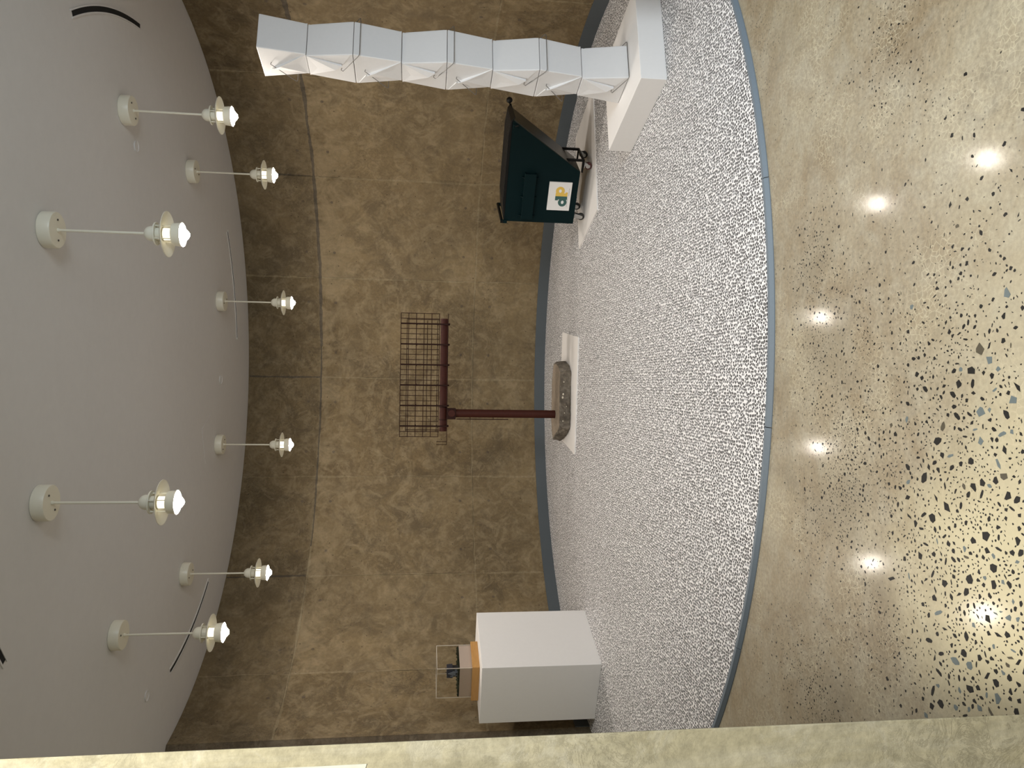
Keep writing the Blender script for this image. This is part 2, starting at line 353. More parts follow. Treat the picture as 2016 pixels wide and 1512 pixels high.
# platform: lens between the wall and the front arc
pl = empty('display_platform', (0, 0, 0)); tag(pl, 'low raised platform with black and white pebble pattern and blue-grey edge', 'platform')
RT = RF - .030
dx, dy = FX - CX, FY - CY; dd = math.hypot(dx, dy)
def isect(ra, rb):
    a = (ra * ra - rb * rb + dd * dd) / (2 * dd); h = math.sqrt(ra * ra - a * a); mx, my = CX + a * dx / dd, CY + a * dy / dd
    return (mx + h * dy / dd, my - h * dx / dd), (mx - h * dy / dd, my + h * dx / dd)
p1, p2 = isect(RW - .001, RT)
pr, plft = (p1, p2) if p1[0] > p2[0] else (p2, p1)
wa = lambda p: math.degrees(math.atan2(p[0] - CX, p[1] - CY)); fa = lambda p: math.degrees(math.atan2(p[0] - FX, p[1] - FY))
fr_a, fl_a = fa(pr), fa(plft) % 360
poly = arc_pts(CX, CY, RW - .001, wa(plft), wa(pr), 110) + arc_pts(FX, FY, RT, fr_a, fl_a, 110)[1:-1]
MB().prism(poly[::-1], .001, ZP).build('pebble_surface', M['pebbles'], pl)
seams = [fr_a + .6, 168.0, 185.6, 203.0, fl_a - .6]
for a, b_ in zip(seams, seams[1:]):
    n = 40; k = n + 1; g = .03
    pi = arc_pts(FX, FY, RT, a + g, b_ - g, n); pm = arc_pts(FX, FY, RF - .012, a + g, b_ - g, n); po = arc_pts(FX, FY, RF, a + g, b_ - g, n)
    mb = MB(); vs = []
    for P_, z in ((pi, .0), (pi, ZP), (pm, ZP - .001), (po, .004), (po, 0)): vs += [(*q, z) for q in P_]
    fs = [(r * k + i, r * k + i + 1, (r + 1) * k + i + 1, (r + 1) * k + i) for r in range(4) for i in range(n)]
    fs += [tuple(r * k for r in range(5)), tuple(r * k + n for r in range(5))[::-1]]
    mb.add(vs, fs); mb.build('edge_strip', M['strip'], pl)

# ceiling fittings
LX, LY, LR = .048, 6.275, 1.984
for i, (a0, a1, lab) in enumerate(((99.5, 124.6, 'short thick curved black slot in the ceiling by the photo\'s top left corner'), (9.7, 36.5, 'long thin dark ceiling slot behind the upper of the middle two lamps'),
                    (-79.9, -53.3, 'long thin black ceiling slot behind the bottommost lamp'), (-170.5, -144.2, 'black ceiling slot whose end is cut off by the photo\'s left edge'))):
    t = empty('air_slot', (0, 0, 0)); tag(t, lab, 'vent', 'curved air slots in the ceiling')
    arc_band(LX, LY, 2.622, 2.656, a0, a1, ZC - .003, ZC + .001, 24).build('shade_strip', M['slotk'], t)  # solid black strip; the shade inside the slot is put into its colour
    arc_band(LX, LY, 2.612, 2.622, a0 - .4, a1 + .4, ZC - .007, ZC + .001, 24).build('rim', M['ceiling'], t)
    arc_band(LX, LY, 2.656, 2.666, a0 - .4, a1 + .4, ZC - .007, ZC + .001, 24).build('rim', M['ceiling'], t)
for x, y, rr, lab in ((1.735, 5.80, .042, 'small round ceiling cover beside the lamp closest to the photo\'s top edge'), (.0, 8.21, .048, 'small round ceiling cover between the two middle far lamps'), (-2.535, 6.18, .042, 'small round ceiling cover closest to the photo\'s bottom edge')):
    t = MB().lathe([(0, -.004), (rr - .006, -.004), (rr - .003, -.009), (rr, -.009), (rr, 0)], 28).build('sprinkler_cover', M['ceiling'], None, (x, y, ZC))
    tag(t, lab, 'sprinkler cover', 'round covers in the ceiling')
hx = [(-.353, 7.869), (-.491, 7.561), (-.846, 7.698), (-.708, 8.006)]
h = MB().prism(hx[::-1] if False else hx, ZC - .003, ZC + .001).build('access_panel', M['ceiling'], bevel=.001); tag(h, 'square plaster access panel barely visible in the grey ceiling', 'hatch')

# ------------------------------------------------------------------ exposed aggregate in the floor
blobs = [(-.62, 1.86, .27, .12, 420, .018, .046), (-.60, 1.90, .25, .13, 3200, .008, .043), (-.20, 2.02, .24, .16, 900, .007, .028), (-.33, 2.60, .13, .10, 700, .006, .022), (.47, 2.86, .16, .10, 420, .006, .019),
         (0, 2.50, .30, .22, 800, .006, .019), (-1.2, 2.85, .12, .17, 420, .005, .015), (-.87, 2.45, .13, .17, 320, .005, .015), (1.2, 2.4, .18, .10, 260, .005, .015),
         (.20, 1.98, .25, .14, 500, .007, .024), (-.55, 2.22, .28, .10, 500, .007, .024), (.1, 2.6, .8, .35, 300, .004, .009), (-.55, 2.85, .10, .10, 200, .005, .015), (.1, 2.85, .12, .09, 200, .005, .016)]
stones = []; grid = {}
rs = random.Random(11)
for bx, by, sx, sy, n, s0, s1 in blobs:
    for _ in range(n):
        x, y = rs.gauss(bx, sx), rs.gauss(by, sy)
        s = s0 + (s1 - s0) * rs.random() ** 2.5
        if math.hypot(x - FX, y - FY) < RF + s + .04 or y < 1.2: continue
        if x < -.483 * y - .2 and 1.2 < y < 2.1: continue
        if x < -.70 and (y - 1.5) < -.15 * (-x - .72) + .45 and x + .7247 < -.66 * (y - 1.5) + .02: continue
        key = (int(x / .04), int(y / .04)); ok = True
        for i in (-1, 0, 1):
            for j in (-1, 0, 1):
                for (qx, qy, qs) in grid.get((key[0] + i, key[1] + j), []):
                    if math.hypot(x - qx, y - qy) < (s + qs) * .47: ok = False
        if not ok: continue
        grid.setdefault(key, []).append((x, y, s)); stones.append((x, y, s))
def shard(q):
    n = q.choice((4, 5, 5, 6, 7)); asp = q.uniform(.26, .82)
    a = sorted((i + q.uniform(-.3, .3)) * 2 * PI / n for i in range(n))
    return [(.5 * math.cos(t) * q.uniform(.75, 1.1), .5 * asp * math.sin(t) * q.uniform(.75, 1.1)) for t in a]
shapes = [shard(rs) for _ in range(16)]
smesh = [[MB().prism(sh, -.2, .02).mesh('stone', mm) for sh in shapes] for mm in (M['stone_k'], M['stone_b'], M['stone_o'])]
vis = lambda p: p[1] > 1.74 and -.53 * p[1] < p[0] < .56 * p[1]
stones.sort(key=lambda p: -(p[2] / max(p[1], 1)) if vis(p) else 0)
stuff = MB()
for i, (x, y, s) in enumerate(stones):
    rz = rs.uniform(0, 2 * PI); kind = rs.choices((0, 1, 2), (.80, .14, .06))[0]; j = rs.randrange(16)
    if i < 300:
        o = link('stone', smesh[kind][j], fl, (x, y, 0), 0, rz); o.scale = (s, s, s * .9)
    else:
        c_, s_ = math.cos(rz), math.sin(rz)
        stuff.prism([(x + s * (p[0] * c_ - p[1] * s_), y + s * (p[0] * s_ + p[1] * c_)) for p in shapes[j]], -.002, .0003)
o = stuff.build('small_stones', M['stone_k'], fl); o['kind'] = 'stuff'

# ------------------------------------------------------------------ pendant lamps
def make_lamp():
    t = empty('pendant_lamp', (0, 0, 0))
    E_ = M['enamel']
    c = MB().lathe([(0, 0), (.100, 0), (.104, -.004), (.104, -.066), (.100, -.072), (0, -.072)], 44).build('canopy', E_, t)
    for a in (1.1, 1.1 + PI):
        MB().lathe([(.006, 0), (.006, -.004), (0, -.004)], 10).build('screw', M['screw'], c, (.058 * math.cos(a), .058 * math.sin(a), -.072))
    MB().lathe([(.012, -.072), (.012, -.080), (.0075, -.084)], 16).build('rod_collar', E_, t)
    MB().tube([(0, 0, -.07), (0, 0, -.545)], .0075, 14).build('rod', E_, t)
    z = -.540; dome = [(.0001, z)] + [(.044 * math.sin(a), z - .044 + .044 * math.cos(a)) for a in [i * PI / 16 for i in range(1, 9)]] + [(.044, z - .060), (.0, z - .060)]
    MB().lathe(dome, 36).build('dome_cap', E_, t)
    MB().lathe([(.040, -.602), (.066, -.604), (.068, -.608), (.066, -.613), (.040, -.611), (.040, -.602)], 40).build('flange_ring', E_, t)
    MB().lathe([(.0, -.600), (.037, -.600), (.037, -.652), (.0, -.652)], 32).build('neck', M['enamel'], t)
    MB().lathe([(.039, -.640), (.072, -.650), (.104, -.657), (.126, -.668), (.1315, -.670), (.1315, -.673), (.126, -.6725), (.104, -.661), (.072, -.654), (.039, -.645), (.039, -.640)], 56).build('reflector_disc', E_, t)
    MB().lathe([(.034, -.652), (.034, -.706)], 32).build('glass_sleeve', M['glow'], t)
    for i in range(4):
        a = PI / 4 * .7 + i * PI / 2; mb = MB(); ca, sa = math.cos(a), math.sin(a)
        r0_, r1_, hw = .050, .057, .0022
        vs = []
        for zz in (-.608, -.706):
            for rr in (r0_, r1_):
                for s_ in (-hw, hw): vs.append((rr * ca - s_ * sa, rr * sa + s_ * ca, zz))
        mb.add(vs, [(0, 1, 3, 2), (4, 6, 7, 5), (0, 4, 5, 1), (2, 3, 7, 6), (0, 2, 6, 4), (1, 5, 7, 3)]); mb.build('strut', E_, t)
    MB().lathe([(.030, -.700), (.059, -.700), (.064, -.704), (.069, -.748), (.071, -.754), (.068, -.754), (.063, -.746), (.060, -.708), (.030, -.706), (.030, -.700)], 48).build('drum_shade', E_, t)
    pr_ = [(.0655, -.7515), (.062, -.758), (.050, -.762), (.038, -.767), (.026, -.780), (.012, -.790), (.0001, -.793)]
    MB().lathe(pr_, 32).build('bulb', M['bulb'], t)
    return t
lamp0 = make_lamp()
spots = {22.5: (.83, 8.078), 67.5: (1.903, 7.042), 112.5: (1.915, 5.553), 157.5: (.841, 4.487), -22.5: (-.686, 8.101), -67.5: (-1.783, 7.037), -112.5: (-1.825, 5.519), -157.5: (-.714, 4.463)}
names = {22.5: 'small far cream pendant lamp crossing a thin ceiling slot, upper of the middle two', 67.5: 'small far cream pendant lamp, second from the photo\'s top edge', 112.5: 'cream pendant lamp closest to the photo\'s top edge, near the thick black slot', 157.5: 'large near cream pendant lamp in the photo\'s upper half',
         -22.5: 'small far cream pendant lamp beside the faint access panel, lower of the middle two', -67.5: 'small far cream pendant lamp, second from the photo\'s bottom edge', -112.5: 'cream pendant lamp closest to the photo\'s bottom edge, crossing a thin black slot', -157.5: 'large near cream pendant lamp in the photo\'s lower half'}
for i, (a, lab) in enumerate(names.items()):
    t = lamp0 if i == 0 else copy_tree(lamp0)
    t.location = (*spots[a], ZC); t.rotation_euler.z = rad(37 * i)
    tag(t, lab, 'lamp', 'ring of cream pendant lamps')

# ------------------------------------------------------------------ white plinths and boards
def local(o, ax, p): return (o[0] + ax[0][0] * p[0] + ax[1][0] * p[1], o[1] + ax[0][1] * p[0] + ax[1][1] * p[1])
Pn = Vector((-2.421, 6.236)); yawP = math.atan2(.690, .258)            # near corner, first edge runs to the right rear
pt = MB().box(0, .737, 0, .609, 0, 1.041).build('plinth', M['white'], None, (Pn.x, Pn.y, ZP), .003, yawP); tag(pt, 'tall white box plinth carrying the glass case', 'plinth')
yawL = math.atan2(.255, .967)
lp = MB().box(0, .73, 0, .86, 0, .179).build('low_plinth', M['white'], None, (2.030, 4.712, ZP), .003, yawL); tag(lp, 'low white plinth under the column of folded boxes', 'plinth')
bd = MB().prism([(1.394, 7.395), (1.612, 6.613), (2.839, 6.869), (2.601, 7.65)], ZP, ZP + .012).build('white_board', M['board']); tag(bd, 'thin white board under the dark green dumpster', 'board')
bd2 = MB().prism([(.596, 8.222), (-.600, 8.339), (-.719, 7.463), (.489, 7.363)], ZP, ZP + .012).build('white_board', M['board']); tag(bd2, 'thin white board under the broken concrete slab', 'board')
# smear on the near pier
fd = Vector((-2.6 + .7247, 1.25 - 1.5, 0)).normalized(); fn = Vector((-fd.y, fd.x, 0)) * (1 if (-fd.y * 0 + fd.x * -1) > 0 else -1)
def on_pier(s, z, d=.0): return Vector((-.7247, 1.5, 0)) + fd * s + Vector((0, 0, z)) + fn * d
mb = MB(); q = []
outl = [(.040, 1.90), (.0405, 1.80), (.040, 1.70), (.041, 1.715 - .015), (.056, 1.705), (.057, 1.80), (.056, 1.895), (.050, 1.903)]
n = len(outl); vs = [on_pier(s, z, -.004) for s, z in outl] + [on_pier(s, z, .0008) for s, z in outl]
mb.add(vs, [tuple(range(n))[::-1], tuple(range(n, 2 * n))] + [(i, (i + 1) % n, n + (i + 1) % n, n + i) for i in range(n)]); mb.build('paint_patch', M['patch'], nw)

# ------------------------------------------------------------------ display case and house model
WZ = ZP + 1.041 + .0005; yawV = yawP
case = empty('display_case', (-2.499, 6.456, WZ), yawV); tag(case, 'clear acrylic case on a honey wood base atop the tall plinth', 'display case')
BW, BD = .340, .373                                                    # right edge, left edge
MB().box(0, BW, 0, BD, 0, .065).build('base', M['wood'], case, bevel=.003)
c0, c1, d0, d1, zb, zt = .016, BW - .026, .018, BD - .032, .065, .373
MB().box(c0 + .004, c1 - .004, d0 + .004, d1 - .004, zb, .174).build('block', M['block'], case)
th = .003
for bx in ((c0, c1, d0, d0 + th, zb, zt), (c0, c1, d1 - th, d1, zb, zt), (c0, c0 + th, d0 + th, d1 - th, zb, zt), (c1 - th, c1, d0 + th, d1 - th, zb, zt), (c0, c1, d0, d1, zt, zt + th)):
    MB().box(*bx).build('pane', M['acrylic'], case)
e = .0022
for x in (c0, c1):
    for y in (d0, d1): MB().box(x - e, x + e, y - e, y + e, zb, zt + th).build('edge', M['acredge'], case)
for y in (d0, d1): MB().box(c0, c1, y - e, y + e, zt, zt + th + .001).build('edge', M['acredge'], case)
for x in (c0, c1): MB().box(x - e, x + e, d0, d1, zt, zt + th + .001).build('edge', M['acredge'], case)
hm = empty('house_model', (0, 0, 0)); tag(hm, 'tiny black model house with steep roofs inside the acrylic case', 'model house')
hc = case.location + Vector((math.cos(yawV) * .175 - math.sin(yawV) * .175, math.sin(yawV) * .175 + math.cos(yawV) * .175, .174))
hm.location = hc + Vector((-.012, 0, -.0)); hm.rotation_euler.z = -.15
MB().box(-.15, .15, -.16, .16, 0, .002).build('ground', M['hedge'], hm).rotation_euler.z = yawV + .15
MB().box(-.036, .036, -.030, .042, .002, .058).build('wall', M['house'], hm)
MB().prism([(-.047, .056), (.047, .056), (.042, .108), (-.042, .108)], -.036, .049, 'y').build('roof', M['roof'], hm)
MB().prism([(-.019, .05), (.019, .05), (0, .098)], -.046, -.02, 'y').build('gable', M['gable'], hm)
MB().prism([(-.037, .05), (-.020, .05), (-.028, .080)], -.042, -.02, 'y').build('gable', M['gable'], hm)
MB().box(-.017, .017, -.046, -.030, .002, .05).build('porch', M['gable'], hm)
MB().box(-.009, .009, -.0475, -.045, .003, .030).build('door', M['house'], hm)
for x in (-.027, .027): MB().box(x - .006, x + .006, -.0315, -.029, .018, .036).build('window', M['gable'], hm)
MB().box(.020, .030, .0, .010, .10, .122).build('chimney', M['house'], hm)
MB().tube([(-.008, .0, .106), (-.008, .0, .120)], .0025, 6).build('finial', M['house'], hm)
hd = MB(); q = random.Random(3)
for k in range(150):
    a = q.uniform(-.148, .148); b_ = q.choice((-.148, .148)) + q.uniform(-.012, .012) if q.random() < .7 else q.uniform(-.15, .15)
    x, y = (a, b_) if q.random() < .5 else (b_, a)
    if abs(x) < .07 and abs(y) < .075: continue
    x = max(-.142, min(.142, x)); y = max(-.150, min(.150, y))
    s = q.uniform(.006, .014); hd.lathe([(.0001, 0), (s, s * .35), (s * .8, s * 1.1), (.0001, s * 1.6)], 6, (x, y, .001), False)
o = hd.build('shrubbery', M['hedge'], hm); o['kind'] = 'stuff'; o.rotation_euler.z = yawV + .15

# ------------------------------------------------------------------ column of takeout boxes
A_ = Vector((math.cos(yawL), math.sin(yawL), 0)); B_ = Vector((-math.sin(yawL), math.cos(yawL), 0))
levels = [.202, .523, .830, 1.151, 1.467, 1.775, 2.094, 2.406, 2.719]  # seams from the plinth up; even ones are wide rims
ridge = [(2.149, 4.994), (2.156, 4.997), (2.163, 4.999), (2.165, 4.997), (2.171, 4.996), (2.173, 4.995), (2.177, 4.990), (2.180, 4.993), (2.186, 4.992)]
WA, WB, IA, IB = .262, .295, .009, .052
def carton(k, rank):
    """k-th box from the plinth; its rim is at an even level, its base at an odd one"""
    lo, hi = levels[k], levels[k + 1]; rim_low = (k % 2 == 0); H_ = hi - lo - .003
    t = empty('takeout_box', (*ridge[k], lo), yawL)
    rk = ridge[k + (0 if rim_low else 1)]; off = Vector((rk[0] - ridge[k][0], rk[1] - ridge[k][1], 0)); off = Vector((off.dot(A_), off.dot(B_), 0))
    def F(a, b_, h):                                # a,b as fractions of the side, h 0 at rim .. 1 at base
        ia, ib = IA * h, IB * h
        z = H_ * (h if rim_low else 1 - h)
        return Vector((ia + (WA - 2 * ia) * a, ib + (WB - 2 * ib) * b_, z + .0015)) + off
    mb = MB(); vs = [F(a, b_, h) for h in (0, 1) for a, b_ in ((0, 0), (1, 0), (1, 1), (0, 1))]
    fs = [(0, 1, 2, 3), (7, 6, 5, 4), (1, 0, 4, 5), (2, 1, 5, 6), (3, 2, 6, 7), (0, 3, 7, 4)]
    if not rim_low: fs = [f[::-1] for f in fs]
    fs = [f[::-1] for f in fs]
    mb.add(vs, fs); mb.build('body', M['carton'], t, bevel=.005)
    for s_, a in ((-1, 0), (1, 1)):                 # folded gusset on both end faces: base corners to an apex toward the rim
        def Q(b_, h, d): v_ = F(a, b_, h); return v_ + Vector((s_ * d, 0, 0))
        fb = (lambda q_: q_) if not rim_low else (lambda q_: 1 - q_)
        c0_, c1_, ap, md = (0.005, .995), (.995, .995), (.66, .26), (.53, .405)
        def V(p, d): return Q(fb(p[0]), p[1], d)
        mb = MB()
        pts = [V(c0_, .003), V(c1_, .003), V(ap, .020), V(md, .028), V((.45, .80), .008), V(c0_, -.006), V(c1_, -.006), V(ap, -.006)]
        mb.add(pts, [(0, 3, 4), (4, 3, 1), (0, 4, 1), (3, 2, 1), (0, 5, 7, 2, 3), (1, 2, 7, 6), (0, 1, 6, 5), (5, 6, 7)])
        mb.build('gusset_fold', M['carton'], t)
        mb = MB()                                   # the corner flap lying beside the fold, toward the rim
        pts = [V((.985, .93), .002), V((.985, .05), .002), V((.70, .22), .007), V((.985, .93), -.004), V((.985, .05), -.004), V((.70, .22), -.004)]
        mb.add(pts, [(0, 1, 2), (3, 5, 4), (0, 3, 4, 1), (1, 4, 5, 2), (2, 5, 3, 0)]); mb.build('corner_flap', M['carton'], t)
    # wire bail, fallen under its own weight
    h0 = .25; hk0 = F(0, .55, h0) + Vector((-.014, 0, 0)); hk1 = F(1, .55, h0) + Vector((.014, 0, 0))
    if rim_low:   # upside-down box: the bail drops past the rim in front of the box below
        e0 = F(0, 0, 0) + Vector((-.020, -.022, -.047)); e1 = F(1, 0, 0) + Vector((.018, -.022, -.047))
        if k == 0: e0.z = .006; e1.z = .006
    else:         # upright box: the bail drops down the rear
        e0 = F(0, 1, .5) + Vector((-.016, .052, -.062)); e1 = F(1, 1, .5) + Vector((.016, .052, -.062))
    def corner(p, q_, r_, n=4):
        a, c = (q_ - p), (r_ - q_); la, lc = min(.02, a.length * .3), min(.02, c.length * .3)
        s, e_ = q_ - a.normalized() * la, q_ + c.normalized() * lc
        return [s.lerp(q_, i / n).lerp(q_.lerp(e_, i / n), i / n) for i in range(n + 1)]
    dz = .018 * (1 if not rim_low else 1)
    tip0 = hk0 + Vector((.016, -.014, dz * .4)); tip1 = hk1 + Vector((-.016, -.014, dz * .4))
    path = [tip0] + [hk0 + Vector((0, -.012, .012))] + [hk0] + corner(hk0, e0, e1) + corner(e0, e1, hk1) + [hk1, hk1 + Vector((0, -.012, .012)), tip1]
    MB().tube(path, .0025, 6).build('wire_handle', M['wire'], t)
    place = ['standing on the low plinth, lowest of the column', 'second from the bottom of the column', 'third from the bottom of the column', 'fourth from the bottom of the column',
             'fourth from the top of the column', 'third from the top of the column', 'second from the top of the column', 'topmost of the column'][k]
    tag(t, 'white folded takeout box with wire handle, ' + place, 'box', 'column of white takeout boxes'); return t
for k in range(8): carton(k, k)

# ------------------------------------------------------------------ dumpster
ZB = ZP + .012
D = empty('dumpster', (1.589, 7.130, ZB), -.647); tag(D, 'small dark green front-load dumpster with black lid on casters', 'dumpster')
z0, z1, L0, L1, W = .152 - ZB, .838 - ZB, .526, .985, .397
t_ = .012
def slope(l): return z0 + (l - L0) * (z1 - z0) / (L1 - L0)
MB().prism([(0, z0), (L0, z0), (L0, z0 + .02), (L1 - .014, z1), (0, z1)][:2] + [(L1 - .006, z1), (0, z1)], 0, t_, 'y').build('side_panel', M['teal'], D, bevel=.002)
MB().prism([(0, z0), (L0, z0), (L1 - .006, z1), (0, z1)], W - t_, W, 'y').build('side_panel', M['teal'], D, bevel=.002)
MB().box(0, t_, t_, W - t_, z0, z1).build('rear_panel', M['teal'], D)
MB().box(t_, L0, t_, W - t_, z0, z0 + t_).build('bottom_panel', M['under'], D)
MB().prism([(L0 - .004, z0 + .004), (L0 + .003, z0), (L1, z1 - .01), (L1 - .012, z1 - .002)], .004, W - .004, 'y').build('front_panel', M['under'], D)
MB().box(L1 - .085, L1 - .045, -.012, .0, z1 - .058, z1 - .012).build('latch', M['teal'], D, bevel=.003)
MB().tube([(L1 - .065, -.012, z1 - .03), (L1 - .052, -.022, z1 - .060)], .006, 8).build('latch_pin', M['black'], D)
# lid: shallow raised slab, rolled over at the front
lp_ = [(.02, z1 - .002), (.02, z1 + .008), (.19, z1 + .026), (.83, z1 + .024), (.965, z1 + .008), (1.005, z1 - .022), (.995, z1 - .028), (.955, z1 - .004)]
lid = MB().prism(lp_, -.004, W + .006, 'y').build('lid', M['black'], D, bevel=.003)
for i in range(6):
    y = .03 + i * (W - .06) / 5
    MB().tube([(.20, y, z1 + .0265), (.82, y, z1 + .0245), (.955, y, z1 + .0100)], .0028, 6).build('rib', M['black'], lid)
MB().tube([(-.002, -.012, z1 + .020), (-.002, W + .010, z1 + .030)], .014, 14).build('hinge_bar', M['black'], D)
for y in (-.010, W - .006):
    MB().prism([(-.020, z1 - .03), (.016, z1 - .03), (.014, z1 + .034), (-.018, z1 + .034)], y, y + .012, 'y').build('hinge_bracket', M['teal'], D)
knob = MB().tube([(.985, W - .03, z1 - .012), (1.015, W + .03, z1 - .008)], .006, 8).build('knob_stem', M['black'], D)
MB().lathe([(.0001, -.029)] + [(.029 * math.sin(i * PI / 12), -.029 * math.cos(i * PI / 12)) for i in range(1, 12)] + [(.0001, .029)], 20, (1.022, W + .035, z1 - .008)).build('knob', M['black'], D)
# fork pockets
for y0, y1 in ((-.050, 0), (W, W + .050)):
    pk = MB()
    x0, x1, za, zb_ = .047, .500, .570 - ZB, .678 - ZB
    for bx in ((x0, x1, y0, y1, za, za + .006), (x0, x1, y0, y1, zb_ - .006, zb_)): pk.box(*bx)
    yo = y0 if y0 < 0 else y1 - .006
    pk.box(x0, x1, yo, yo + .006, za + .006, zb_ - .006)
    pk = pk.build('fork_pocket', M['teal'], D, bevel=.001)
    for x in (.07, .26, .45):
        for zz, zd in ((zb_, .03), (za, -.03)):
            ys = (0, y0 * .75) if y0 < 0 else (W, W + .0375)
            mb = MB(); vs = [(x, ys[0], zz), (x, ys[1], zz), (x, ys[0], zz + zd), (x + .006, ys[0], zz), (x + .006, ys[1], zz), (x + .006, ys[0], zz + zd)]
            mb.add(vs, [(0, 1, 2), (5, 4, 3), (0, 3, 4, 1), (1, 4, 5, 2), (2, 5, 3, 0)]); mb.build('gusset', M['teal'], pk)
# sign with the two letters
sg = MB().box(.139, .423, -.014, -.0005, .214 - ZB, .434 - ZB).build('sign', M['signw'], D, bevel=.002); sg['label'] = 'white sign with a teal d and a yellow p'
def ring_letter(cx_, cz_, ra, rb, ia, ib, mat, name, stem, serif=None):
    mb = MB(); n = 28; ys = -.0150
    o_ = [(cx_ + ra * math.cos(2 * PI * i / n), cz_ + rb * math.sin(2 * PI * i / n)) for i in range(n)]
    i_ = [(cx_ + ia * math.cos(2 * PI * i / n), cz_ + ib * math.sin(2 * PI * i / n)) for i in range(n)]
    vs = [(x, ys, z - ZB) for x, z in o_ + i_] + [(x, ys + .002, z - ZB) for x, z in o_ + i_]
    fs = []
    for i in range(n):
        j = (i + 1) % n; fs += [(i, j, n + j, n + i), (2 * n + i, i, j, 2 * n + j)[::-1], (n + i, n + j, 3 * n + j, 3 * n + i)]
    mb.add(vs, fs); mb.box(stem[0], stem[1], ys - .0002, ys + .002, stem[2] - ZB, stem[3] - ZB)
    if serif: mb.box(serif[0], serif[1], ys - .0002, ys + .002, serif[2] - ZB, serif[3] - ZB)
    mb.build(name, mat, sg)
ring_letter(.224, .290, .043, .042, .018, .013, M['green'], 'letter', (.251, .284, .248, .364), (.242, .252, .336, .364))
ring_letter(.336, .322, .043, .043, .017, .014, M['yellow'], 'letter', (.284, .315, .248, .364), (.315, .325, .248, .268))
mb = MB(); q = random.Random(5)
for l0_, l1_, zz in ((.292, .362, .234), (.178, .262, .243)):
    l = l0_
    while l < l1_:
        wd = q.uniform(.002, .005); mb.box(l, l + wd, -.0148, -.0138, zz - ZB, zz + .0035 - ZB); l += wd + q.uniform(.001, .003)
mb.build('small_print', M['ink'], sg)
# front legs and casters
zf = .128 - ZB
fr = MB()
for y in (.075, W - .022): fr.box(.602, .622, y - .011, y + .011, zf, slope(.612) + .004)
fr.box(L0 - .03, .622, .064, .086, zf - .014, zf); fr.box(L0 - .03, .622, W - .033, W - .011, zf - .014, zf); fr.box(.602, .622, .064, W - .011, zf - .016, zf)
fr.build('leg_frame', M['black'], D)
def caster(x, y, top, wm):
    c = MB(); c.box(x - .026, x + .026, y - .026, y + .026, top - .006, top)
    c.lathe([(.0001, 0), (.020, 0), (.022, -.014), (.0001, -.014)], 16, (x, y, top - .006))
    xc = x - .012; rr = .034
    for s_ in (-.0205, .0170): c.prism([(x - .024, top - .018), (xc - .020, .040), (xc - .012, .020), (xc + .010, .020), (xc + .018, .040), (x + .022, top - .018)], y + s_, y + s_ + .0035, 'y')
    c = c.build('caster', M['steel'], D)
    wv = MB(); wv.tube([(xc, y - .015, rr + .0005), (xc, y - .012, rr + .0005), (xc, y + .012, rr + .0005), (xc, y + .015, rr + .0005)], [rr - .004, rr, rr, rr - .004], 24); wv.build('wheel', wm, c)
    MB().tube([(xc, y - .024, rr), (xc, y + .024, rr)], .007, 10).build('axle', M['steel'], c)
caster(.575, .075, zf - .016, M['rubber']); caster(.590, W - .062, zf - .016, M['rubberk']); caster(.060, .075, z0, M['rubberk']); caster(.060, W - .075, z0, M['rubberk'])

# ------------------------------------------------------------------ concrete slab
out_top = [(.12, 7.675), (-.04, 7.70), (-.20, 7.69), (-.33, 7.685), (-.44, 7.69), (-.51, 7.80), (-.55, 7.95), (-.60, 8.07), (-.52, 8.13), (-.40, 8.18), (-.15, 8.175), (.05, 8.17), (.22, 8.09), (.235, 7.95), (.20, 7.80)]
dens = []; q = random.Random(21)
for i in range(len(out_top)):
    a, b_ = Vector(out_top[i]), Vector(out_top[(i + 1) % len(out_top)]); k = max(3, int((b_ - a).length / .022))
    nrm = Vector((b_.y - a.y, -(b_.x - a.x))).normalized()
    for j in range(k): dens.append((a.lerp(b_, j / k), -nrm))
cs = Vector((-.17, 7.93)); n = len(dens); ST = .156 - ZB
hs = [.0, .10, .3, .5, .7, .88, .97, 1.0]; vs = []
for h in hs:
    for i, (p, nn) in enumerate(dens):
        o_ = (p - cs).normalized(); jit = q.uniform(-.009, .009) if h < 1 else q.uniform(-.003, .003)
        ex = .028 * math.sin(PI * min(1, .25 + h * .6)) - (.012 if h == 0 else 0) - .004
        if h == 1: ex = -.004
        vs.append((p.x + o_.x * (ex + jit) - cs.x, p.y + o_.y * (ex + jit) - cs.y, ST * h + (q.uniform(-.006, .006) if 0 < h < .9 else (q.uniform(-.004, 0) if h == 1 else 0))))
mb = MB(); fs = [(r * n + i, r * n + (i + 1) % n, (r + 1) * n + (i + 1) % n, (r + 1) * n + i) for r in range(len(hs) - 1) for i in range(n)]
area2 = sum(dens[i][0].x * dens[(i + 1) % n][0].y - dens[(i + 1) % n][0].x * dens[i][0].y for i in range(n))
if area2 < 0: fs = [f[::-1] for f in fs]
fs.append(tuple(range(n)) if area2 < 0 else tuple(range(n))[::-1]); mb.add(vs, fs)
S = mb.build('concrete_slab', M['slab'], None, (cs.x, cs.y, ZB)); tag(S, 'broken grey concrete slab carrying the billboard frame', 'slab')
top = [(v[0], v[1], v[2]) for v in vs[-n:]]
mb = MB(); mb.add([(x, y, z + .0005) for x, y, z in top] + [(0, 0, ST - .001)], [((i, (i + 1) % n, n) if area2 > 0 else ((i + 1) % n, i, n)) for i in range(n)]); mb.build('worn_top', M['slabtop'], S)
